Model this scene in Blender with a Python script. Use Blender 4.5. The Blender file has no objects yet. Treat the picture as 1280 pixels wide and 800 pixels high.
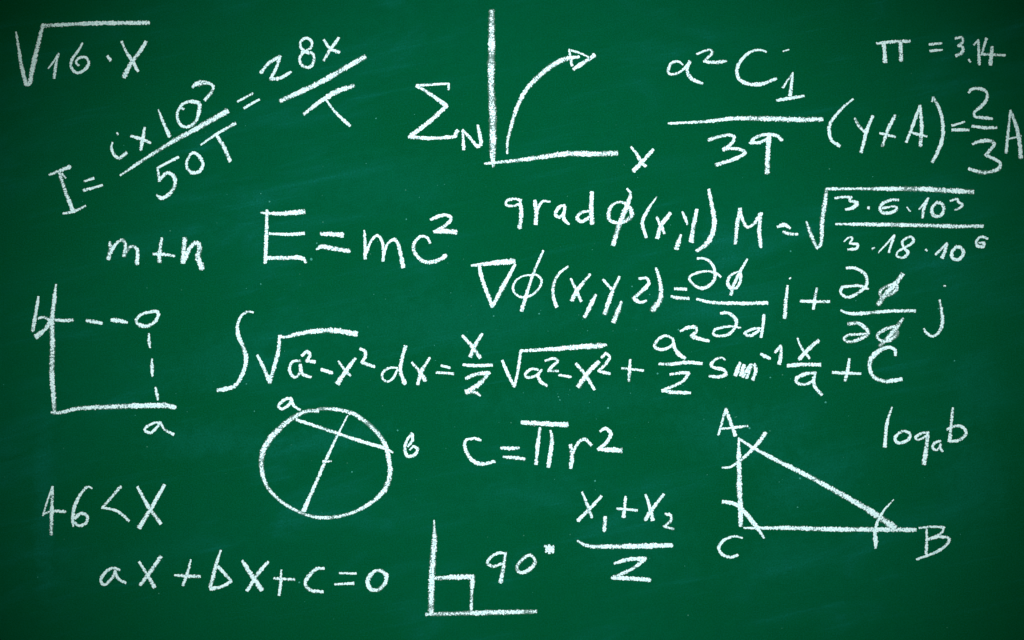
import bpy, math, random
from mathutils import Vector, noise

# ---------------------------------------------------------------- camera, world, light, exposure
sc = bpy.context.scene
sc.render.resolution_x, sc.render.resolution_y = 1024, 640
PX = 0.002                                   # metres of board per photograph pixel (1280 px = 2.56 m)
cam = bpy.data.objects.new('camera', bpy.data.cameras.new('camera'))
sc.collection.objects.link(cam)
cam.data.lens, cam.data.sensor_width = 50, 36
cam.data.clip_end = 100
cam.location = (0, -2.56 * 50 / 36, 0)
cam.rotation_euler = (math.radians(90), 0, 0)
sc.camera = cam

world = bpy.data.worlds.new('World'); sc.world = world
world.use_nodes = True
bg = world.node_tree.nodes['Background']
bg.inputs[0].default_value = (0.80, 1.0, 0.55, 1)
bg.inputs[1].default_value = 0.19

def spot(name, loc, target, power, size_deg, blend, radius, color, sx=1.0):
    l = bpy.data.lights.new(name, 'SPOT')
    l.energy, l.spot_size, l.spot_blend, l.shadow_soft_size, l.color = power, math.radians(size_deg), blend, radius, color
    o = bpy.data.objects.new(name, l); sc.collection.objects.link(o)
    o.location = loc
    o.rotation_euler = (Vector(target) - Vector(loc)).to_track_quat('-Z', 'Y').to_euler()
    o.scale = (sx, 1, 1)
    return o
spot('studio_lamp', (0.0, -4.2, 0.9), (0.02, 0, -0.02), 1560, 41.5, 1.0, 0.25, (0.94, 1.0, 1.0), 1.13)
sc.view_settings.view_transform = 'Standard'
sc.view_settings.look = 'None'
sc.view_settings.exposure = 0
sc.view_settings.gamma = 1
sc.cycles.transparent_max_bounces = 16

# ---------------------------------------------------------------- materials
class NT:
    def __init__(s, name):
        s.m = bpy.data.materials.new(name); s.m.use_nodes = True
        s.t = s.m.node_tree; s.t.nodes.clear()
        s.out = s.n('ShaderNodeOutputMaterial')
    def n(s, kind, **kw):
        o = s.t.nodes.new(kind)
        for k, v in kw.items(): setattr(o, k, v)
        return o
    def put(s, sock, v):
        if isinstance(v, bpy.types.NodeSocket): s.t.links.new(v, sock)
        else: sock.default_value = v
    def math(s, op, a, b=0.0, clamp=False):
        o = s.n('ShaderNodeMath', operation=op, use_clamp=clamp)
        s.put(o.inputs[0], a); s.put(o.inputs[1], b); return o.outputs[0]
    def noise(s, vec, scale, detail=2, rough=0.5, distortion=0):
        o = s.n('ShaderNodeTexNoise')
        s.put(o.inputs['Vector'], vec); s.put(o.inputs['Scale'], scale); s.put(o.inputs['Detail'], detail)
        s.put(o.inputs['Roughness'], rough); s.put(o.inputs['Distortion'], distortion)
        return o.outputs[0]
    def mapping(s, vec, loc=(0,0,0), rot=(0,0,0), scale=(1,1,1)):
        o = s.n('ShaderNodeMapping'); s.put(o.inputs[0], vec)
        o.inputs['Location'].default_value = loc; o.inputs['Rotation'].default_value = rot; o.inputs['Scale'].default_value = scale
        return o.outputs[0]
    def ramp(s, v, a, b, lo=0.0, hi=1.0, smooth=True):
        o = s.n('ShaderNodeMapRange', interpolation_type='SMOOTHSTEP' if smooth else 'LINEAR')
        s.put(o.inputs['Value'], v); s.put(o.inputs['From Min'], a); s.put(o.inputs['From Max'], b)
        s.put(o.inputs['To Min'], lo); s.put(o.inputs['To Max'], hi); return o.outputs[0]
    def mix(s, f, a, b):
        o = s.n('ShaderNodeMix', data_type='RGBA'); s.put(o.inputs[0], f)
        s.put(o.inputs[6], a); s.put(o.inputs[7], b); return o.outputs[2]

SMUDGES = [(-0.46, -0.30, 0.20, 0.045, 10, 0.55), (-0.76, -0.30, 0.22, 0.06, 3, 0.45), (-0.72, -0.10, 0.20, 0.09, 14, 0.35),
           (0.56, -0.28, 0.22, 0.10, -8, 0.45), (0.74, -0.40, 0.20, 0.09, 20, 0.40), (1.16, -0.40, 0.12, 0.14, 0, 0.35),
           (1.16, -0.18, 0.10, 0.12, 0, 0.30), (-0.16, 0.0, 0.45, 0.10, 5, 0.30), (-1.17, -0.46, 0.035, 0.28, 0, 0.45),
           (0.16, -0.20, 0.34, 0.07, 4, 0.30), (0.50, 0.02, 0.30, 0.08, -4, 0.25), (0.30, -0.56, 0.22, 0.10, 6, 0.22),
           (-0.30, 0.34, 0.26, 0.10, 8, 0.20), (0.68, -0.60, 0.20, 0.07, 8, 0.25), (-0.88, 0.20, 0.20, 0.06, 9, 0.20),
           (-0.95, -0.60, 0.30, 0.06, 9, 0.20), (0.02, -0.44, 0.24, 0.07, 5, 0.22)]
def board_material():
    t = NT('green_board_paint')
    P = t.n('ShaderNodeNewGeometry').outputs['Position']
    wiped = t.mapping(t.mapping(P, rot=(0, math.radians(15), 0)), scale=(0.9, 1, 3.0))
    streak = t.mapping(t.mapping(P, rot=(0, math.radians(11), 0)), scale=(1.8, 1, 42))
    n_big = t.noise(t.mapping(P, loc=(3.1, 0, 7.7)), 1.7, 3, 0.55, 0.4)
    n_wipe = t.noise(wiped, 3.2, 4, 0.6, 0.8)
    n_streak = t.noise(streak, 1.4, 4, 0.65)
    n_mott = t.noise(P, 34, 5, 0.72)
    n_grain = t.noise(P, 230, 2, 0.6)
    n_fine = t.noise(P, 300, 2, 0.6)
    # thin film of chalk dust left by the eraser
    film = t.math('MULTIPLY', t.ramp(n_wipe, 0.46, 0.74), t.ramp(n_big, 0.40, 0.62))
    film = t.math('MULTIPLY', film, t.ramp(n_mott, 0.30, 0.72, 0.35, 1.0))
    film = t.math('ADD', film, t.math('MULTIPLY', t.ramp(n_streak, 0.52, 0.72), t.ramp(n_wipe, 0.42, 0.64, 0.05, 0.5)))
    # hand and eraser smudges: centre and half size in metres, tilt in degrees, strength
    for cx, cz, rx, rz, tilt, k in SMUDGES:
        q = t.mapping(t.mapping(P, loc=(-cx, 0, -cz)), rot=(0, math.radians(tilt), 0))
        q = t.mapping(q, scale=(1 / rx, 0, 1 / rz))
        ln = t.n('ShaderNodeVectorMath', operation='LENGTH'); t.put(ln.inputs[0], q)
        warped = t.math('ADD', ln.outputs['Value'], t.math('MULTIPLY', t.math('SUBTRACT', n_mott, 0.5), 1.8))
        film = t.math('ADD', film, t.ramp(warped, 0.1, 1.05, k, 0.0))
    film = t.math('MULTIPLY', film, t.ramp(n_grain, 0.34, 0.68, 0.25, 1.45, False))
    green = t.mix(t.ramp(n_big, 0.32, 0.68), (0.0002, 0.0425, 0.0112, 1), (0.0002, 0.047, 0.0165, 1))
    green = t.mix(t.ramp(n_mott, 0.35, 0.66, 0.0, 0.45), green, (0.0003, 0.037, 0.0125, 1))
    green = t.mix(t.ramp(n_fine, 0.40, 0.68, 0.0, 0.50, False), green, (0.0006, 0.066, 0.042, 1))
    col = t.mix(t.math('MULTIPLY', film, 0.52, True), green, (0.003, 0.085, 0.070, 1))
    # isolated crumbs of chalk
    vor = t.n('ShaderNodeTexVoronoi', feature='F1'); t.put(vor.inputs['Vector'], P); vor.inputs['Scale'].default_value = 34
    vc = t.n('ShaderNodeSeparateColor'); t.put(vc.inputs[0], vor.outputs['Color'])
    crumb = t.math('MULTIPLY', t.ramp(vor.outputs['Distance'], 0.035, 0.075, 1, 0), t.ramp(vc.outputs[0], 0.80, 0.98, 0.0, 0.5))
    crumb = t.math('MULTIPLY', crumb, t.ramp(n_mott, 0.42, 0.60))
    col = t.mix(crumb, col, (0.07, 0.26, 0.20, 1))
    b = t.n('ShaderNodeBsdfPrincipled'); t.put(b.inputs['Base Color'], col)
    t.put(b.inputs['Roughness'], 0.75); b.inputs['Specular IOR Level'].default_value = 0.0
    bump = t.n('ShaderNodeBump'); bump.inputs['Strength'].default_value = 0.25; bump.inputs['Distance'].default_value = 0.0006
    t.put(bump.inputs['Height'], n_grain); t.put(b.inputs['Normal'], bump.outputs[0])
    t.t.links.new(b.outputs[0], t.out.inputs[0])
    return t.m

def chalk_material():
    t = NT('white_chalk')
    P = t.n('ShaderNodeNewGeometry').outputs['Position']
    load = t.n('ShaderNodeAttribute', attribute_name='load').outputs['Fac']     # how much chalk lies here, 0..1
    edge = t.n('ShaderNodeAttribute', attribute_name='across').outputs['Fac']   # 0 on the stroke's axis, 1 on its rim
    g1 = t.noise(P, 250, 2, 0.65)
    g2 = t.noise(t.mapping(P, loc=(5, 0, 3)), 90, 2, 0.5)
    g = t.math('ADD', t.math('MULTIPLY', g1, 0.75), t.math('MULTIPLY', g2, 0.25))
    rim = t.math('POWER', edge, 3.0)
    need = t.math('ADD', t.math('MULTIPLY', rim, 0.25), t.math('SUBTRACT', 0.73, t.math('MULTIPLY', load, 0.45)))
    a = t.ramp(t.math('SUBTRACT', g, need), -0.06, 0.05, 0.0, 1.0)
    core = t.ramp(edge, 0.35, 1.0, 0.24, 0.04)                                   # dust pressed between the grains
    a = t.math('MAXIMUM', a, core)
    d = t.n('ShaderNodeBsdfPrincipled')
    t.put(d.inputs['Base Color'], t.mix(t.ramp(g1, 0.34, 0.62), (0.30, 0.46, 0.50, 1), (0.58, 0.685, 0.72, 1)))
    t.put(d.inputs['Roughness'], 1.0); d.inputs['Specular IOR Level'].default_value = 0.0
    bump = t.n('ShaderNodeBump'); bump.inputs['Strength'].default_value = 0.6; bump.inputs['Distance'].default_value = 0.0012
    t.put(bump.inputs['Height'], g1); t.put(d.inputs['Normal'], bump.outputs[0])
    tr = t.n('ShaderNodeBsdfTransparent')
    mx = t.n('ShaderNodeMixShader'); t.put(mx.inputs[0], a)
    t.t.links.new(tr.outputs[0], mx.inputs[1]); t.t.links.new(d.outputs[0], mx.inputs[2])
    t.t.links.new(mx.outputs[0], t.out.inputs[0])
    return t.m

def crumb_material():
    t = NT('chalk_dust')
    b = t.n('ShaderNodeBsdfPrincipled')
    b.inputs['Base Color'].default_value = (0.03, 0.17, 0.14, 1); b.inputs['Roughness'].default_value = 1
    b.inputs['Specular IOR Level'].default_value = 0
    t.t.links.new(b.outputs[0], t.out.inputs[0])
    return t.m
BOARD, CHALK, DUST = board_material(), chalk_material(), crumb_material()

# ---------------------------------------------------------------- the board
def make_board():
    W, H, D, c = 2.3, 1.3, 0.022, 0.002
    pr = [(W - c, H - c, 0.0), (W, H, c), (W, H, D)]
    vs, fs = [], []
    for w, h, y in pr:
        vs += [(-w, y, -h), (w, y, -h), (w, y, h), (-w, y, h)]
    fs.append((0, 1, 2, 3))
    for k in range(2):
        for i in range(4):
            j = (i + 1) % 4
            fs.append((4*k + i, 4*k + 4 + i, 4*k + 4 + j, 4*k + j))
    fs.append((11, 10, 9, 8))
    me = bpy.data.meshes.new('chalkboard'); me.from_pydata(vs, [], fs); me.materials.append(BOARD)
    o = bpy.data.objects.new('chalkboard', me); sc.collection.objects.link(o)
    o['label'] = 'large dark green chalkboard with faint eraser smudges, covered in white formulas'
    o['category'] = 'chalkboard'
make_board()

# ---------------------------------------------------------------- chalk strokes
rnd = random.Random(4)
def spline(pts, step=1.0):
    """Catmull-Rom through (x, y, w) in photograph pixels, sampled about every `step` px."""
    if len(pts) == 2:
        n = max(2, int(math.dist(pts[0][:2], pts[1][:2]) / step))
        return [tuple(pts[0][k] + (pts[1][k] - pts[0][k]) * i / n for k in range(3)) for i in range(n + 1)]
    out = []
    closed = math.dist(pts[0][:2], pts[-1][:2]) < 0.5
    P = [pts[-2] if closed else tuple(2*a - b for a, b in zip(pts[0], pts[1]))] + list(pts) + \
        [pts[1] if closed else tuple(2*a - b for a, b in zip(pts[-1], pts[-2]))]
    for i in range(1, len(P) - 2):
        p0, p1, p2, p3 = (Vector(P[i + k]) for k in (-1, 0, 1, 2))
        d = lambda a, b: max(1e-3, math.dist(a[:2], b[:2])) ** 0.5
        t0 = 0; t1 = t0 + d(p0, p1); t2 = t1 + d(p1, p2); t3 = t2 + d(p2, p3)
        n = max(1, int(math.dist(p1[:2], p2[:2]) / step))
        for j in range(n):
            t = t1 + (t2 - t1) * j / n
            a1 = (t1-t)/(t1-t0)*p0 + (t-t0)/(t1-t0)*p1; a2 = (t2-t)/(t2-t1)*p1 + (t-t1)/(t2-t1)*p2
            a3 = (t3-t)/(t3-t2)*p2 + (t-t2)/(t3-t2)*p3
            b1 = (t2-t)/(t2-t0)*a1 + (t-t0)/(t2-t0)*a2; b2 = (t3-t)/(t3-t1)*a2 + (t-t1)/(t3-t1)*a3
            c = (t2-t)/(t2-t1)*b1 + (t-t1)/(t2-t1)*b2
            out.append((c[0], c[1], max(1.2, c[2])))
    out.append(tuple(pts[-1]))
    return out

ACR = (-1.0, -0.62, 0.0, 0.62, 1.0)
HGT = (0.10, 0.34, 0.46, 0.34, 0.10)             # mm above the board
WK = 0.98                                         # rim is eroded by the grain, so draw a little wider
def ribbon(pts, verts, faces, load, across, lift, soft):
    s = spline(pts)
    n = len(s); seed = rnd.uniform(0, 900)
    L = [0.0]
    for i in range(1, n): L.append(L[-1] + math.dist(s[i][:2], s[i-1][:2]))
    rows = []
    first = len(verts)
    def row(x, y, nx, ny, hw, sh, t, ld, endf):
        for a, h in zip(ACR, HGT):
            jag = 1 + 0.34 * abs(a) * noise.noise(Vector((t * 0.42, a * 3 + seed, 1.7))) + 0.16 * abs(a) * noise.noise(Vector((t * 1.3, a * 5 + seed, 9.1)))
            px = x + nx * a * hw * jag; py = y + ny * a * hw * jag
            verts.append((px, py, h * (0.4 + 0.6 * endf) + lift))
            load.append(ld); across.append(max(abs(a), 1 - endf))
    ends = []
    for i in range(n):
        x, y, w = s[i]
        a, b = s[max(0, i-1)], s[min(n-1, i+1)]
        dx, dy = b[0]-a[0], b[1]-a[1]; q = math.hypot(dx, dy) or 1; dx /= q; dy /= q
        hw = w * WK / 2 * (1 + 0.16 * noise.noise(Vector((L[i] * 0.16, seed, 6.0))))
        ld = 0.79 - soft * 1.1 + 0.34 * noise.noise(Vector((L[i] * 0.06, seed, 3.0))) - 0.010 * max(0, w - 5)**1.25 
        ld = max(0.15, min(1, ld))
        if i == 0:
            for f, e in ((rnd.uniform(0.35, 0.75), 0.0), (0.3, 0.55)):
                row(x - dx*hw*f, y - dy*hw*f, -dy, dx, hw * math.sqrt(1 - f*f) , 1, -hw*f, ld, e)
        row(x, y, -dy, dx, hw, 1, L[i], ld, 1.0)
        if i == n-1:
            for f, e in ((0.3, 0.55), (rnd.uniform(0.35, 0.9), 0.0)):
                row(x + dx*hw*f, y + dy*hw*f, -dy, dx, hw * math.sqrt(1 - f*f), 1, L[i] + hw*f, ld, e)
    m = (len(verts) - first) // 5
    for r in range(m - 1):
        for k in range(4):
            i = first + r*5 + k
            faces.append((i, i+1, i+6, i+5))

def chalk_mesh(name, strokes, soft=0.0):
    verts, faces, load, across = [], [], [], []
    for k, st in enumerate(strokes):
        ribbon(st, verts, faces, load, across, 0.09 * k + rnd.uniform(0, 0.06), soft)
    W = [Vector(((x - 640) * PX, -h * 0.001, (400 - y) * PX)) for x, y, h in verts]
    lo = Vector((min(v.x for v in W), 0, min(v.z for v in W))); hi = Vector((max(v.x for v in W), 0, max(v.z for v in W)))
    c = (lo + hi) / 2
    me = bpy.data.meshes.new(name)
    me.from_pydata([v - c for v in W], [], faces)
    for nm, data in (('load', load), ('across', across)):
        at = me.attributes.new(nm, 'FLOAT', 'POINT'); at.data.foreach_set('value', data)
    for p in me.polygons: p.use_smooth = True
    if me.polygons and sum(p.normal.y for p in me.polygons) > 0: me.flip_normals()
    me.materials.append(CHALK)
    o = bpy.data.objects.new(name, me); sc.collection.objects.link(o); o.location = c
    return o, lo, hi

def parse(spec, origin):
    """'w22 x,y x,y,w / x,y | ...' : five units per photograph pixel from `origin`; '/' turns a corner, '|' lifts the chalk."""
    out = []; ox, oy = origin
    dw = 22.0
    for part in spec.split('|'):
        cur = []; last = None
        for tok in part.split():
            if tok[0] == 'w': dw = float(tok[1:]); continue
            if tok[0] == '@': ox, oy = map(float, tok[1:].split(',')); continue
            if tok == '/':
                if len(cur) > 1: out.append(cur)
                cur = [last]; continue
            v = [float(q) for q in tok.split(',')]
            last = (ox + v[0] / 5, oy + v[1] / 5, (v[2] if len(v) > 2 else dw) / 5)
            cur.append(last)
        if len(cur) > 1: out.append(cur)
    return out

def thing(name, label, cat, glyphs, group=None):
    root = bpy.data.objects.new(name, None); sc.collection.objects.link(root)
    root.empty_display_size = 0.05
    root['label'] = label; root['category'] = cat
    if group: root['group'] = group
    parts = []; org = (0, 0)
    for g in glyphs:
        if len(g) == 1: org = g[0]; continue
        soft = g[2] if len(g) > 2 else 0.0
        parts.append(chalk_mesh(g[0], parse(g[1], org), soft))
    x0 = min(p[1].x for p in parts); x1 = max(p[2].x for p in parts); z0 = min(p[1].z for p in parts)
    root.location = ((x0 + x1) / 2, 0, z0)
    for o, _, _ in parts:
        o.parent = root; o.location = o.location - root.location
    return root

F = 'chalk_formula'; DG = 'chalk_diagram'
GF = 'chalk formulas written on the board'; GD = 'geometry sketches drawn in chalk'

thing(F, 'chalk formula root of 16 times x in the top left corner of the board', 'formula', [
 ((0, 50),),
 ('square_root_sign', 'w28 100,-50,14 118,60,20 132,150,26 162,275,28 / 180,275,32 205,170,32 228,70,32 267,-90,26 / 600,-104,28 930,-108,30'),
 ('digit', '302,178,10 335,135,13 368,85,14 / 350,150,20 338,238,22'),
 ('digit', '515,20,14 490,65,18 452,120,20 442,160,20 460,192,20 490,206,20 530,185,20 555,145,20 540,112,18 505,108,18 478,130,18 480,150,16 492,158,16'),
 ('multiplication_dot', '672,102,22 690,125,26'),
 ('letter', 'w24 760,10,18 785,65,18 825,130,24 862,195,22 | 912,10,22 880,65,26 820,145,30 775,232,32'),
], GF)

thing(F, 'slanted chalk formula, I equals i times 10 cubed over 50 T, upper left', 'formula', [
 ((0, 160),),
 ('letter', 'w24 310,292,18 435,243,26 | 372,280,24 410,400,26 455,515,28 | 395,535,14 460,522,20 535,488,16 | 388,285,14 410,312,12'),
 ('equals_sign', '527,333,14 585,314,22 | 525,390,20 640,358,16'),
 ('fraction_bar', '752,296,14 880,210,22 1060,96,28 1240,-2,34 1418,-105,36', 0.06),
 ((0, 50),),
 ('letter', '702,640,12 697,680,18 720,725,22 745,738,24 790,705,24 | 731,580,13 737,592,15'),
 ('multiplication_sign', '818,600,18 880,618,22 940,642,18 | 905,548,16 893,610,24 880,685,22'),
 ('digit', '990,435,10 1020,515,22 1058,600,28'),
 ((220, 50),),
 ('digit', '48,432,16 30,420,14 60,390,20 110,385,24 145,400,28 143,450,24 125,505,22 85,540,22 40,538,22 12,500,22 12,445,20 40,400,20'),
 ('exponent_digit', '103,296,18 120,280,30 150,268,42 180,268,30 210,272,20 234,292,22 215,335,24 180,375,24'),
 ((0, 160),),
 ('digit', '1115,182,20 1050,215,18 985,250,16 / 998,330,24 | 998,325,18 1050,280,22 1090,310,24 1090,365,26 1050,420,26 1010,438,24 980,420,14'),
 ('digit', '1185,165,14 1215,155,18 1255,190,22 1268,230,22 1245,272,24 1205,280,24 1170,250,22 1168,210,20 1190,165,14'),
 ((220, 50),),
 ('letter', '155,655,12 250,590,18 370,522,24 | 255,598,22 300,670,28 338,755,26'),
 ('equals_sign', '385,385,14 480,333,16 | 425,425,18 520,372,14'),
 ('fraction_bar', '655,380,32 900,265,36 1050,180,34 1180,105,34', 0.04),
 ('digit', '530,205,24 580,145,22 650,102,24 / 625,180,22 590,245,20 / 650,238,24 718,200,18'),
 ('digit', '785,75,18 850,82,22 864,125,22 835,170,22 790,160,22 772,120,20 795,80,20 840,50,18 850,15,18 815,-12,18 780,10,18 782,50,18 830,85,18'),
 ('letter', '923,128,20 965,60,24 1015,-10,22 | 925,0,18 965,55,22 1018,76,26'),
 ('letter', '800,462,24 900,385,26 1000,325,34 1110,285,28 | 940,378,14 1000,455,18 1085,535,22'),
], GF)

thing(F, 'large capital sigma in chalk with a small N at its foot', 'formula', [
 ((476, 50),),
 ('sigma_sign', 'w26 424,308,16 425,272,14 / 320,278,18 225,285,24 / 320,345,26 410,412,28 / 310,505,28 180,605,28 / 300,614,24 462,605,24 / 478,568,26'),
 ('letter', '518,682,24 512,565,20 / 555,610,20 600,665,24 / 625,655,24 618,590,26 606,532,20'),
], GF)

thing(DG, 'upright chalk axis pair with a curved arrow rising from its corner, top middle', 'diagram', [
 ((476, 50),),
 ('vertical_axis', '694,-180,40 692,60,48 690,300,46 700,500,50 700,740,36 704,790,18', 0.12),
 ((620, 50),),
 ('horizontal_axis', '-70,772,16 40,762,22 150,750,26 300,730,32 450,710,38 600,712,38 755,708,34', 0.08),
 ('curved_line', '70,710,14 72,640,20 100,520,24 140,400,28 190,310,30 270,225,34 350,160,36 430,120,32 520,104,20', 0.05),
 ('arrow_head', '458,62,18 465,110,18 475,160,20 | 455,60,14 520,80,14 575,105,16 | 485,182,24 550,140,28 615,95,28', 0.06),
 ((740, 120),),
 ('letter', '245,320,16 285,370,22 305,410,24 335,440,22 | 382,335,22 320,405,28 262,465,32'),
], GD)

thing(F, 'chalk fraction a squared C over 3T followed by bracketed y plus A, top right', 'formula', [
 ((820, 50),),
 ('letter', '168,155,10 140,135,16 100,142,20 78,180,22 82,210,20 120,212,18 170,185,16 210,138,26 | 210,135,24 195,190,22 220,240,26 290,272,20'),
 ('exponent_digit', '255,88,14 300,70,16 340,62,18 352,80,20 325,108,18 300,135,18 / 370,140,26 438,132,20'),
 ('letter', '690,74,12 650,62,16 590,75,18 530,130,22 505,190,24 520,245,24 580,275,26 660,275,26 750,242,18'),
 ('dash', '795,70,10 830,60,10'),
 ('subscript_digit', '793,298,18 855,205,12 / 848,270,22 838,345,24 | 755,378,18 850,362,22 925,350,16'),
 ('fraction_bar', '78,522,16 300,510,22 500,490,28 700,492,34 900,498,32 1040,495,30', 0.04),
 ((740, 120),),
 ('digit', 'w24 728,275 800,253,22 870,245,22 888,262 870,300 822,335,26 | 822,335 880,328,22 935,338,22 958,352 935,372 860,405,26 775,430,28'),
 ('letter', '990,295,22 1010,268,24 1060,245,20 1120,240,22 1160,250,26 1185,275,26 | 1000,292,20 1050,290,22 1100,262,22 | 1105,255,34 1098,370,30 1095,478,36'),
 ((1024, 50),),
 ('bracket', '210,370,14 140,430,18 70,520,22 62,570,24 80,630,22 128,662,20'),
 ('letter', '222,490,18 250,540,22 285,575,20 | 335,475,22 300,560,24 262,700,26'),
 ('plus_sign', '475,470,20 430,560,24 395,660,22 | 380,582,16 475,605,16'),
 ('letter', '545,638,20 590,520,22 630,410,20 / 640,540,26 632,658,26 | 570,575,12 610,588,18 672,602,16'),
 ('bracket', '705,385,12 712,358,16 / 750,430,22 772,520,24 768,620,24 740,700,26 708,762,20'),
 ('equals_sign', '830,535,18 908,512,14 | 832,562,22 935,562,20'),
 ('digit', '935,330,16 950,310,22 1000,303,24 1045,325,22 1045,375,22 1000,425,22 968,455,18 972,478,18 1020,485,22 1080,492,18'),
 ('fraction_bar', '955,538,18 1030,548,24 1108,548,20'),
 ('digit', '958,650,18 1010,632,24 1075,632,26 1095,650,24 1070,685,22 1040,718,24 / 1090,742,22 1130,768,24 1128,795,26 1100,815,26 1020,828,28 935,806,22'),
 ('letter', '1168,705,22 1178,600,20 1195,440,16 / 1225,520,24 1250,620,26 1260,735,28 | 1185,618,12 1260,600,14'),
], GF)

thing(F, 'small chalk line pi equals 3.14 in the top right corner', 'formula', [
 ((1024, 50),),
 ('pi_sign', '405,20,24 412,135,28 | 508,15,24 512,128,28 | 360,22,20 470,10,24 565,8,22'),
 ('equals_sign', '695,68,18 770,62,16 | 690,28,18 765,20,16'),
 ('digit', '850,-10,18 890,-15,20 900,8,20 870,35,20 / 900,48,20 890,80,22 855,98,24'),
 ('decimal_point', '934,122,15 945,138,14'),
 ('digit', '965,30,12 995,0,14 / 1000,150,22'),
 ('digit', '1045,-10,18 1015,88,18 / 1090,92,20 1162,96,18 | 1080,45,24 1070,155,26'),
], GF)

thing(F, 'short chalk sum m plus n on the left, above the dashed axis sketch', 'formula', [
 ((100, 240),),
 ('letter', '187,315,22 190,360,26 178,415,30 | 185,390,24 225,325,22 265,300,24 285,330,24 275,400,30 | 280,385,24 320,340,22 355,355,24 360,400,26 355,445,34', 0.08),
 ('plus_sign', '512,290,20 500,360,26 497,435,32 | 458,388,18 520,390,22 592,400,14', 0.06),
 ('letter', '655,290,32 650,360,34 645,440,36 | 655,420,32 690,345,30 735,318,32 748,360,32 735,400,38 762,475,38', 0.08),
], GF)

thing(F, 'chalk formula E equals m c squared in large writing, left of centre', 'formula', [
 ((320, 240),),
 ('letter', '68,115,20 65,270,26 58,440,26 | 32,130,14 150,135,26 298,122,36 | 85,260,16 190,265,22 302,258,26 | 60,412,24 180,412,26 290,415,28 312,438,18'),
 ('equals_sign', '405,262,24 470,262,28 540,268,36 | 378,358,12 410,342,32 490,355,30 580,368,30'),
 ('letter', '677,240,12 682,330,22 682,415,24 | 685,395,20 720,305,18 758,272,20 785,300,20 797,370,22 793,432,22 | 797,400,20 825,320,18 865,297,22 890,330,24 905,400,26 920,468,30'),
 ('letter', '1088,318,18 1070,285,20 1030,278,20 990,320,24 985,360,26 1015,410,26 1065,438,28 1130,430,28 1185,398,26'),
 ('exponent_digit', '1092,172,20 1140,152,22 1190,145,22 1220,162,24 1195,200,24 1115,248,22 / 1180,245,34 1245,252,34'),
], GF)

thing(F, 'chalk words grad phi of x and y in brackets, above the nabla line', 'formula', [
 ((620, 220),),
 ('letter', '158,152,18 110,143,20 65,158,20 62,178,18 100,188,18 150,175,16 | 150,155,20 158,230,28 148,320,28'),
 ('letter', '242,155,24 252,220,28 248,300,28 | 258,215,18 290,160,18 338,160,16'),
 ('letter', '430,182,18 395,195,22 372,240,24 395,258,20 425,225,20 430,192,18 / 425,270,22 455,298,18'),
 ('letter', '600,100,26 595,200,30 600,295,30 | 590,218,16 530,230,22 508,265,24 535,285,24 585,255,20'),
 ('phi_sign', '790,165,18 740,172,20 705,220,26 712,275,26 755,292,20 820,275,30 850,240,32 832,195,28 790,165,18 | 820,80,14 840,110,22 820,180,34 775,290,34 732,430,34', 0.05),
 ('bracket', '1005,130,10 950,210,20 915,290,24 938,382,20'),
 ('letter', '1005,258,18 1030,310,24 1052,358,20 | 1090,230,26 1030,315,28 1008,388,28'),
 ('comma', '1155,368,18 1142,410,28 1128,452,34', 0.06),
 ('letter', '1165,225,12 1185,270,24 1195,300,16 | 1255,210,22 1235,310,28 1220,410,32'),
 ((820, 220),),
 ('bracket', '330,85,20 350,190,28 365,290,32 345,380,34 310,430,34 255,468,24'),
], GF)

thing(F, 'chalk formula M equals square root of a fraction with powers of ten, right side', 'formula', [
 ((820, 220),),
 ('letter', '497,420,26 505,320,28 525,205,26 / 540,270,22 572,320,20 610,300,22 655,235,28 / 645,330,26 655,440,28'),
 ('equals_sign', '760,318,18 800,305,28 838,325,16 | 795,350,22 830,360,28 885,365,16'),
 ('square_root_sign', '940,285,16 970,370,26 1005,450,24 / 1028,430,24 1038,280,32 1058,150,30 1066,80,22 / 1270,80,20 1470,80,30 1670,82,34 1820,90,34 1980,100,32', 0.10),
 ((1024, 200),),
 ('digit', '98,238,18 150,232,18 200,232,18 / 190,252,18 238,268,24 215,295,24 165,310,20'),
 ('multiplication_dot', '304,298,22 312,298,22'),
 ('digit', '495,250,16 450,250,20 395,275,22 378,305,20 400,330,24 450,328,22 485,305,20 470,290,18 430,295,16 395,300,16', 0.05),
 ('multiplication_dot', '548,295,10 568,320,12'),
 ('digit', '625,308,12 682,238,14 / 655,300,20 645,360,20'),
 ('digit', '740,262,18 705,300,22 715,345,24 755,350,24 778,310,24 765,272,22 730,266,18'),
 ('exponent_digit', '820,255,14 865,245,16 868,262,18 895,278,20 880,298,18 848,312,14'),
 ('fraction_bar', '103,400,14 300,402,26 500,405,28 700,410,28 850,415,28 1020,412,24', 0.10),
 ('digit', '155,510,10 185,485,14 208,488,16 190,520,14 / 240,530,18 235,550,18 180,560,18'),
 ('multiplication_dot', '330,555,14 345,548,12'),
 ('digit', '370,578,10 420,525,13 470,470,14 / 450,530,18 435,578,16'),
 ('digit', '575,480,16 520,510,18 530,550,22 555,580,20 530,608,20 485,600,16 490,575,14 550,540,16 590,505,20 575,480,18'),
 ('multiplication_dot', '667,560,16 674,566,16'),
 ('digit', '728,590,16 800,520,18 / 785,570,24 768,612,24'),
 ('digit', '860,540,20 828,580,24 835,615,22 875,620,22 902,580,24 885,548,22 850,545,18'),
 ('exponent_digit', '1052,490,16 1010,480,16 982,510,18 985,535,20 1025,540,26 1030,518,18 1000,518,14'),
], GF)

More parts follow.
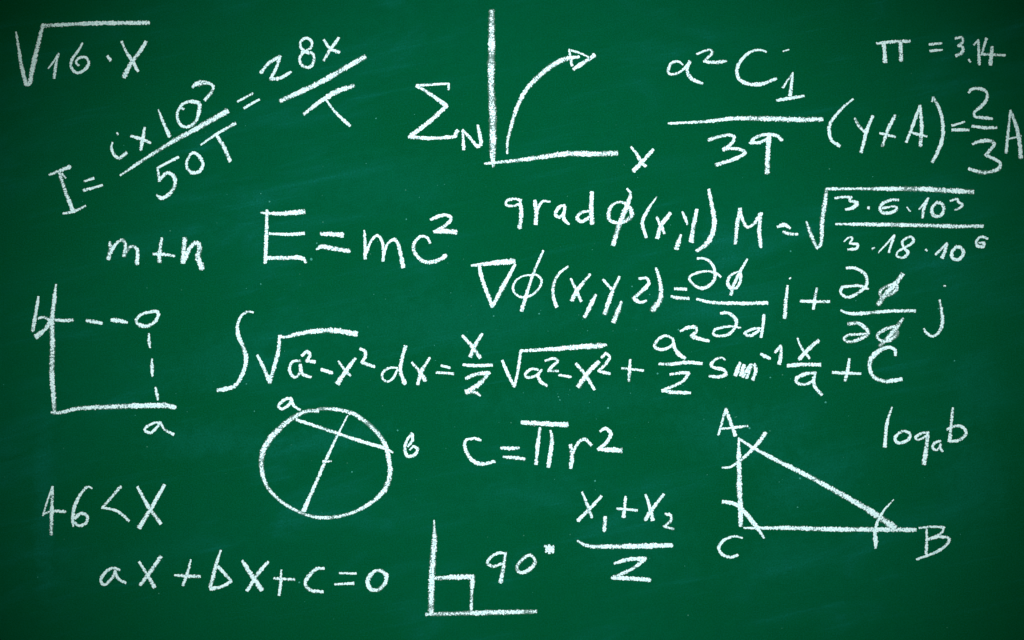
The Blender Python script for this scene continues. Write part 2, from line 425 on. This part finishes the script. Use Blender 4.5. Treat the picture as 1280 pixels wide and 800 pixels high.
thing(F, 'chalk line nabla phi of x, y, z with two stacked partial fractions, right of centre', 'formula', [
 ((570, 290),),
 ('nabla_sign', '98,210,16 230,195,30 365,182,36 | 145,215,22 165,300,26 228,465,26 / 300,330,32 368,205,18'),
 ('phi_sign', '480,270,12 420,275,12 370,310,16 358,365,18 400,405,16 460,400,16 520,350,16 535,300,16 500,268,16 460,272,12 | 545,118,16 480,270,20 410,490,26'),
 ('bracket', '700,215,14 640,265,18 610,330,22 608,400,24 628,465,24'),
 ('letter', '718,292,14 745,350,22 782,432,22 | 838,265,20 760,360,26 725,425,32'),
 ('comma', '872,395,20 845,450,28 805,530,28', 0.05),
 ('letter', '920,298,16 970,355,20 | 1022,280,18 975,380,26 930,510,32'),
 ('comma', '1035,435,20 1010,500,32 985,560,36', 0.07),
 ('letter', '1145,292,18 1190,288,18 1205,320,22 1160,370,28 1110,415,26 / 1150,440,20 1190,430,16'),
 ((800, 310),),
 ('bracket', '100,125,18 120,190,26 132,270,30 120,330,38 80,385,42', 0.05),
 ('equals_sign', '218,255,20 290,257,20 | 195,302,14 240,312,24 305,315,20'),
 ('partial_sign', '358,65,16 410,68,18 450,100,20 470,160,24 455,215,22 390,252,22 330,225,20 308,185,18 350,158,16 420,145,16 470,155,18 505,180,14'),
 ('phi_sign', '625,150,14 575,165,18 548,210,22 560,245,20 600,250,18 625,210,20 625,150,16 | 670,70,14 630,140,20 590,220,24 568,290,24'),
 ('fraction_bar', '355,318,16 430,338,22 600,345,24 795,343,24'),
 ('partial_sign', '505,408,14 550,405,24 600,450,28 600,480,22 560,535,22 500,550,18 460,540,18 465,515,18 520,495,18 580,490,16 628,500,12'),
 ('letter', '775,418,20 770,480,22 757,555,20 | 765,500,14 700,508,18 655,535,20 690,548,22 745,515,18'),
 ('letter', '922,235,14 912,330,24 905,435,26 | 935,192,11 942,188,11'),
 ('plus_sign', '1105,252,18 1092,320,22 1085,378,20 | 1005,332,20 1090,335,22 1180,335,20'),
 ((980, 320),),
 ('partial_sign', '390,75,20 450,78,22 510,120,24 515,180,24 470,225,22 400,258,22 358,235,20 360,200,20 420,188,18 480,188,20 525,205,18'),
 ('phi_sign', '740,115,32 690,180,36 640,230,34 590,300,34 | 700,175,20 640,190,20 602,220,24 608,252,20 660,240,26 705,205,24 700,175,18', 0.16),
 ('fraction_bar', '355,340,14 400,358,22 500,358,24 650,345,22 820,342,22'),
 ('partial_sign', '400,425,24 460,420,26 515,455,28 525,485,26 460,525,26 400,535,24 375,515,24 400,495,20 470,490,20 525,485,20', 0.08),
 ('phi_sign', '745,390,18 700,450,34 650,510,28 600,560,28 | 690,445,26 620,465,24 582,500,22 610,530,22 670,520,32 705,480,32 690,445,26', 0.18),
 ('letter', '972,275,14 985,350,22 990,420,24 965,480,22 925,502,20 890,480,18 875,455,12 | 1001,188,14 1008,188,15'),
], GF)

thing(F, 'long chalk integral line from the tall integral sign to plus C, middle of the board', 'formula', [
 ((250, 370),),
 ('integral_sign', '332,102,14 305,97,18 262,120,18 235,180,22 240,250,26 270,320,28 288,390,28 265,490,28 215,562,26 150,582,28 112,588,26'),
 ('square_root_sign', '358,370,14 395,440,24 435,540,26 / 465,440,26 490,340,26 497,250,22 / 520,258,20 620,235,28 750,217,34 860,218,34 978,238,36'),
 ('letter', '628,405,18 580,410,18 560,465,22 590,508,22 620,488,20 628,430,20 / 640,485,22 690,508,20'),
 ('exponent_digit', '638,372,18 670,348,22 688,368,22 665,405,22 / 720,412,20'),
 ('minus_sign', '760,460,24 828,482,22'),
 ('letter', '865,408,14 900,455,20 940,498,16 | 970,390,18 915,465,28 860,545,34'),
 ('exponent_digit', '1000,330,20 1030,345,24 1032,380,24 1012,415,22 / 1050,428,24 1090,442,20'),
 ((440, 380),),
 ('letter', '285,400,14 240,398,16 195,425,20 190,465,18 220,485,16 255,465,16 285,410,14 | 335,265,24 310,350,24 305,430,26 330,495,28'),
 ('letter', '375,365,16 420,420,24 458,478,32 | 485,338,18 435,420,26 412,500,26'),
 ('equals_sign', '560,385,20 610,398,18 | 528,428,18 632,435,20'),
 ('letter', '690,198,20 750,265,28 800,335,24 | 812,188,20 765,265,28 740,328,26'),
 ('fraction_bar', '695,380,18 780,385,22 875,382,20'),
 ('digit', '712,465,22 770,440,26 855,430,26 / 800,495,30 715,550,32 / 770,552,26 800,572,16'),
 ('square_root_sign', '940,355,16 975,440,24 1015,515,20 / 1035,430,22 1055,293,20 / 1250,282,26 1420,268,34 1560,260,34 1590,255,16'),
 ((620, 390),),
 ('letter', '262,360,16 220,357,20 182,393,22 200,410,20 255,393,18 285,362,16 / 262,400,24 285,440,24 318,460,18'),
 ('exponent_digit', '308,305,16 360,290,20 385,305,22 345,345,20 325,368,16 / 388,368,20'),
 ('minus_sign', '395,395,18 465,405,18'),
 ('letter', '500,322,20 560,395,24 615,485,20 | 640,312,32 570,385,28 515,465,34'),
 ('exponent_digit', '660,285,20 690,262,22 710,280,22 690,320,22 640,368,20 / 710,385,20'),
 ('plus_sign', '838,300,16 835,365,22 830,432,18 | 787,352,16 920,365,18'),
 ((800, 390),),
 ('letter', '165,148,18 110,175,20 92,215,22 130,235,20 190,215,18 210,180,18 165,148,18 | 205,165,18 215,220,24 245,265,28 282,288,22'),
 ('exponent_digit', '252,120,14 300,98,22 350,98,24 352,120,22 322,150,26 / 380,170,24 432,180,18'),
 ('fraction_bar', '118,325,16 200,325,24 300,315,24 385,322,22'),
 ('digit', '188,390,16 260,380,22 305,382,24 / 270,430,20 140,492,22 / 220,502,26 315,505,20'),
 ('letter', '530,300,16 515,287,16 475,294,18 445,330,22 470,350,22 520,360,24 538,385,26 500,405,24 435,400,18'),
 ('letter', '625,318,20 597,395,28'),
 ('letter', '650,332,24 632,395,28 | 642,405,22 695,328,24 668,410,22 | 715,328,22 725,360,26 705,422,26', 0.05),
 ('minus_sign', '755,262,18 785,278,24 812,290,16'),
 ('exponent_digit', '845,252,18 880,210,20 / 882,260,24 870,325,24'),
 ('letter', '985,165,12 1010,225,18 1058,288,20 | 1115,178,26 1040,245,28 998,292,28'),
 ('fraction_bar', '922,335,24 1020,328,26 1125,330,24'),
 ('letter', '1100,380,20 1030,388,26 975,420,26 990,447,22 1040,450,20 1085,425,18 1095,385,18 | 1085,410,22 1090,460,24 1135,518,24'),
 ((960, 390),),
 ('plus_sign', '508,295,18 498,360,22 482,430,22 | 403,378,18 490,382,24 580,385,16'),
 ('letter', '795,270,20 795,240,20 760,220,22 700,240,32 645,290,34 635,350,26 660,405,26 730,432,26 835,420,26', 0.04),
], GF)

thing(DG, 'chalk axis corner on the far left with dashes leading to a small circle', 'diagram', [
 ((0, 340),),
 ('vertical_axis', '350,78,14 338,180,28 325,300,32 328,450,36 325,650,36 335,780,30 340,880,30', 0.07),
 ('dash', '345,300,20 400,303,24 455,300,24', 0.08),
 ('dash', '542,305,24 590,312,28 635,320,20'),
 ('dash', '697,300,24 745,305,30 795,315,16'),
 ('small_circle', '985,250,22 940,250,22 875,270,22 852,310,24 890,338,28 950,325,24 985,285,22 985,250,22'),
 ('dash', '930,385,14 932,430,22 937,470,15'),
 ('dash', '950,545,12 950,600,24 952,650,14'),
 ('dash', '972,722,14 980,760,24 988,798,16'),
 ('letter', '240,155,16 225,250,24 205,365,26 | 240,290,16 270,282,18 312,300,20 / 290,350,24 228,405,34'),
 ((0, 440),),
 ('horizontal_axis', '322,378,20 370,380,22 480,355,28 700,342,32 900,335,34 1040,335,38 1095,345,28', 0.05),
 ('letter', '1000,445,14 970,442,16 912,472,20 905,490,18 940,505,20 985,465,18 1002,440,18 / 1030,485,18 1085,515,18'),
], GD)

thing(DG, 'hand drawn chalk circle crossed by a chord and a diameter, lettered a and b', 'diagram', [
 ((300, 490),),
 ('circle_line', '470,120,22 490,108,22 590,108,26 700,132,28 790,190,30 870,270,30 912,340,32 930,420,30 938,500,32 915,590,34 870,650,30 790,710,26 700,755,24 560,785,24 440,775,22 330,730,22 240,670,24 170,590,26 137,490,32 140,380,38 190,290,42 280,200,38 350,150,34 420,120,26 490,118,26', 0.09),
 ('chord', '352,172,20 450,205,22 620,262,22 780,315,24 900,350,22 955,378,16', 0.04),
 ('diameter_line', '672,148,10 600,290,16 530,440,22 460,600,24 398,740,32', 0.04),
 ('tick_mark', '520,435,22 570,432,13'),
 ('letter', '318,40,20 290,42,20 250,72,22 240,92,20 262,105,20 310,75,22 320,42,20 / 335,85,18 375,112,14'),
 ('letter', '1075,258,20 1045,300,22 1030,350,24 1045,398,24 1090,395,24 1108,355,22 1085,340,20 1062,360,14 | 1078,262,16 1078,300,20 1050,340,16', 0.04),
], GD)

thing(F, 'chalk formula c equals pi r squared, right of the circle sketch', 'formula', [
 ((560, 480),),
 ('letter', '205,352,18 160,340,20 108,355,22 110,410,24 150,475,26 205,500,26 290,485,20'),
 ('equals_sign', '330,400,16 390,402,26 445,400,18 | 345,455,16 410,460,24 478,468,24'),
 ('pi_sign', '462,240,26 600,248,34 742,255,34 | 575,275,22 560,390,24 550,500,26 | 640,290,14 650,340,26 640,430,26 628,515,26'),
 ('letter', '765,380,26 775,440,30 768,525,30 | 780,430,20 820,360,22 855,345,24 895,382,20'),
 ('exponent_digit', '950,295,18 985,278,22 1015,310,26 995,360,24 940,408,22 / 1000,410,30 1082,415,34'),
], GF)

thing(F, 'chalk fraction x one plus x two over two, bottom middle', 'formula', [
 ((680, 590),),
 ('letter', '238,125,14 270,205,22 298,282,20 | 358,152,20 290,225,24 215,302,24'),
 ('subscript_digit', '382,280,24 376,365,26'),
 ('plus_sign', '510,155,16 505,215,24 498,280,26 | 455,228,16 580,240,20'),
 ('letter', '635,142,16 655,200,22 680,300,30 | 748,140,18 685,220,26 635,295,30'),
 ('subscript_digit', '758,262,18 790,270,22 795,300,22 750,340,18 / 808,355,18'),
 ('fraction_bar', '208,430,16 270,460,26 450,465,30 650,462,34 795,458,28', 0.03),
 ('digit', '440,572,16 520,548,26 635,540,26 / 560,600,24 425,662,22 / 520,664,28 660,675,28'),
], GF)

thing(DG, 'right angled chalk triangle with corners lettered A, B and C, bottom right', 'diagram', [
 ((860, 490),),
 ('triangle_side', '318,290,14 318,380,28 320,500,32 322,620,36 328,720,36 330,835,30'),
 ('triangle_side', '315,290,16 410,350,22 560,430,28 760,530,32 960,640,36 1150,750,42 1290,848,46', 0.03),
 ('angle_arc', '215,472,14 260,470,18 330,425,20 400,360,24 445,310,28 485,255,26'),
 ('angle_arc', '218,685,26 270,692,26 320,715,26 370,770,30 420,830,28 475,912,16'),
 ('letter', '190,268,14 237,105,20 / 260,170,24 295,270,26 | 205,230,14 290,222,18 372,212,16'),
 ((960, 590),),
 ('triangle_side', '-150,350,14 0,350,22 150,350,28 400,358,32 700,360,32 920,362,28', 0.04),
 ('angle_arc', '785,172,8 725,240,16 685,310,20 668,380,24 672,420,30 672,475,18'),
 ('letter', '945,350,14 1020,342,16 1100,345,18 / 1085,380,18 1000,420,14 | 990,355,16 992,420,20 988,510,20 | 1000,425,12 1080,405,18 1132,418,20 1110,460,20 1050,500,18 930,545,14'),
 ((680, 590),),
 ('letter', '1240,412,12 1190,402,16 1120,430,20 1092,475,20 1115,515,20 1165,532,20 1210,520,18'),
], GD)

thing(F, 'small chalk expression log base a of b, right of the triangle', 'formula', [
 ((1000, 490),),
 ('letter', '575,95,12 545,190,22 530,340,26'),
 ('letter', '685,255,18 640,245,20 595,285,22 598,308,20 630,318,22 680,295,22 690,262,18'),
 ('letter', '805,252,16 760,258,20 722,285,20 740,298,16 795,270,16 | 800,255,22 790,340,28 775,445,34'),
 ('subscript_letter', '878,305,16 840,320,18 828,350,18 855,362,16 880,325,16 / 878,350,18 890,372,14'),
 ('letter', '955,100,18 945,200,22 935,308,24 | 918,235,18 950,218,18 1010,215,20 1038,255,22 1000,298,24 940,310,20'),
], GF)

thing(F, 'chalk inequality 46 less than x, lower left', 'formula', [
 ((0, 590),),
 ('digit', '328,90,14 300,170,14 268,272,12 | 328,92,18 325,200,24 320,390,24 | 270,262,14 330,245,18 405,248,22'),
 ('digit', '575,102,10 550,92,16 500,145,22 462,230,24 455,300,22 458,340,12 | 470,290,20 505,258,20 545,275,22 540,315,22 500,335,22 462,315,18'),
 ('less_than_sign', '755,90,20 700,155,22 640,222,18 / 720,240,18 770,270,20 805,305,18'),
 ('letter', '860,95,18 920,205,24 1005,322,26 | 1028,82,24 940,235,28 870,348,32'),
], GF)

thing(F, 'chalk equation ax plus bx plus c equals 0 along the lower left', 'formula', [
 ((0, 590),),
 ('letter', '748,612,16 705,600,20 660,625,20 630,680,22 650,705,20 700,662,20 720,618,18 / 740,668,20 785,692,18'),
 ('letter', '870,562,18 910,625,22 965,720,28 | 1005,528,26 935,630,26 878,705,24'),
 ((220, 590),),
 ('plus_sign', '92,548,12 75,620,22 45,705,20 | -8,645,16 70,650,24 150,652,24'),
 ('letter', '280,490,14 250,580,24 222,690,28 212,718,24 | 262,590,20 300,630,24 345,682,20 / 290,715,24 215,730,26'),
 ('letter', '415,555,20 470,640,32 535,735,32 | 575,562,18 510,640,26 445,742,22'),
 ('plus_sign', '658,612,14 655,680,22 645,770,22 | 612,665,18 740,672,20'),
 ('letter', '925,602,20 880,605,24 830,650,28 808,700,28 840,738,26 918,748,22'),
 ('equals_sign', '1022,632,16 1125,634,16 | 993,702,16 1110,695,20'),
 ((440, 590),),
 ('digit', '150,617,22 110,650,30 97,690,30 118,732,28 165,735,28 208,690,28 213,645,26 185,620,26 150,617,22', 0.03),
], GF)

thing(DG, 'chalk right angle corner marked 90 degrees at the bottom edge of the board', 'diagram', [
 ((440, 590),),
 ('vertical_line', '513,302,10 515,420,34 505,560,42 498,700,44 494,885,40', 0.09),
 ('square_mark', '515,665,24 620,658,34 755,655,36 / 748,760,24 745,880,22', 0.08),
 ('base_line', '465,890,26 800,880,34 1150,872,30', 0.08),
 ('digit', '962,512,16 920,505,18 865,535,20 848,570,22 880,590,22 935,572,18 | 960,505,20 945,600,28 930,685,30'),
 ('digit', '1115,520,24 1060,550,26 1030,600,24 1050,628,24 1100,615,26 1145,560,24 1115,520,24', 0.08),
 ('degree_sign', '1205,462,18 1235,480,28 1258,502,18 | 1260,465,18 1212,498,18 | 1232,456,20 1235,508,20 | 1212,482,20 1258,482,20', 0.04),
], GD)

# stray crumbs of chalk on the board, too many and too small to count
def crumbs():
    known = [(337,252,1.8),(389,324,2.6),(396,304,1.6),(508,274,1.4),(988,314,1.8),(848,412,1.6),(997,634,1.4),(1032,503,2.0),
             (937,535,2.4),(1000,598,2.2),(470,148,1.6),(326,242,1.2),(700,500,1.4),(734,470,1.2),(617,395,1.6),(674,392,1.8),
             (326,355,1.6),(308,480,1.4),(440,590,1.6),(418,644,1.6),(497,538,1.6),(822,467,1.8),(760,510,1.8),(744,601,2.0),
             (698,496,1.4),(790,358,1.6),(812,368,1.4),(374,728,1.8),(318,514,1.4),(1193,451,1.6),(1173,386,1.5),(963,472,1.5)]
    rr = random.Random(9)
    for _ in range(170):
        known.append((rr.gauss(660, 330), rr.gauss(430, 190), rr.uniform(0.4, 0.9)))
    vs, fs, ld, ac = [], [], [], []
    for x, y, r in known:
        i = len(vs); k = rr.randint(5, 7); a0 = rr.uniform(0, 6)
        cx, cz = (x - 640) * PX, (400 - y) * PX
        vs.append((cx, -0.0005, cz)); ld.append(0.36); ac.append(0.5)
        for j in range(k):
            a = a0 + j * math.tau / k; q = r * PX * rr.uniform(0.45, 0.8)
            vs.append((cx + q * math.cos(a), -0.0001, cz + q * math.sin(a))); ld.append(0.2); ac.append(1.0)
        for j in range(k): fs.append((i, i + 1 + j, i + 1 + (j + 1) % k))
    me = bpy.data.meshes.new('chalk_crumbs'); me.from_pydata(vs, [], fs); me.materials.append(DUST)
    for nm, data in (('load', ld), ('across', ac)):
        at = me.attributes.new(nm, 'FLOAT', 'POINT'); at.data.foreach_set('value', data)
    o = bpy.data.objects.new('chalk_crumbs', me); sc.collection.objects.link(o)
    o['kind'] = 'stuff'; o['label'] = 'tiny stray chalk crumbs and dust dots scattered over the board'; o['category'] = 'chalk dust'
crumbs()
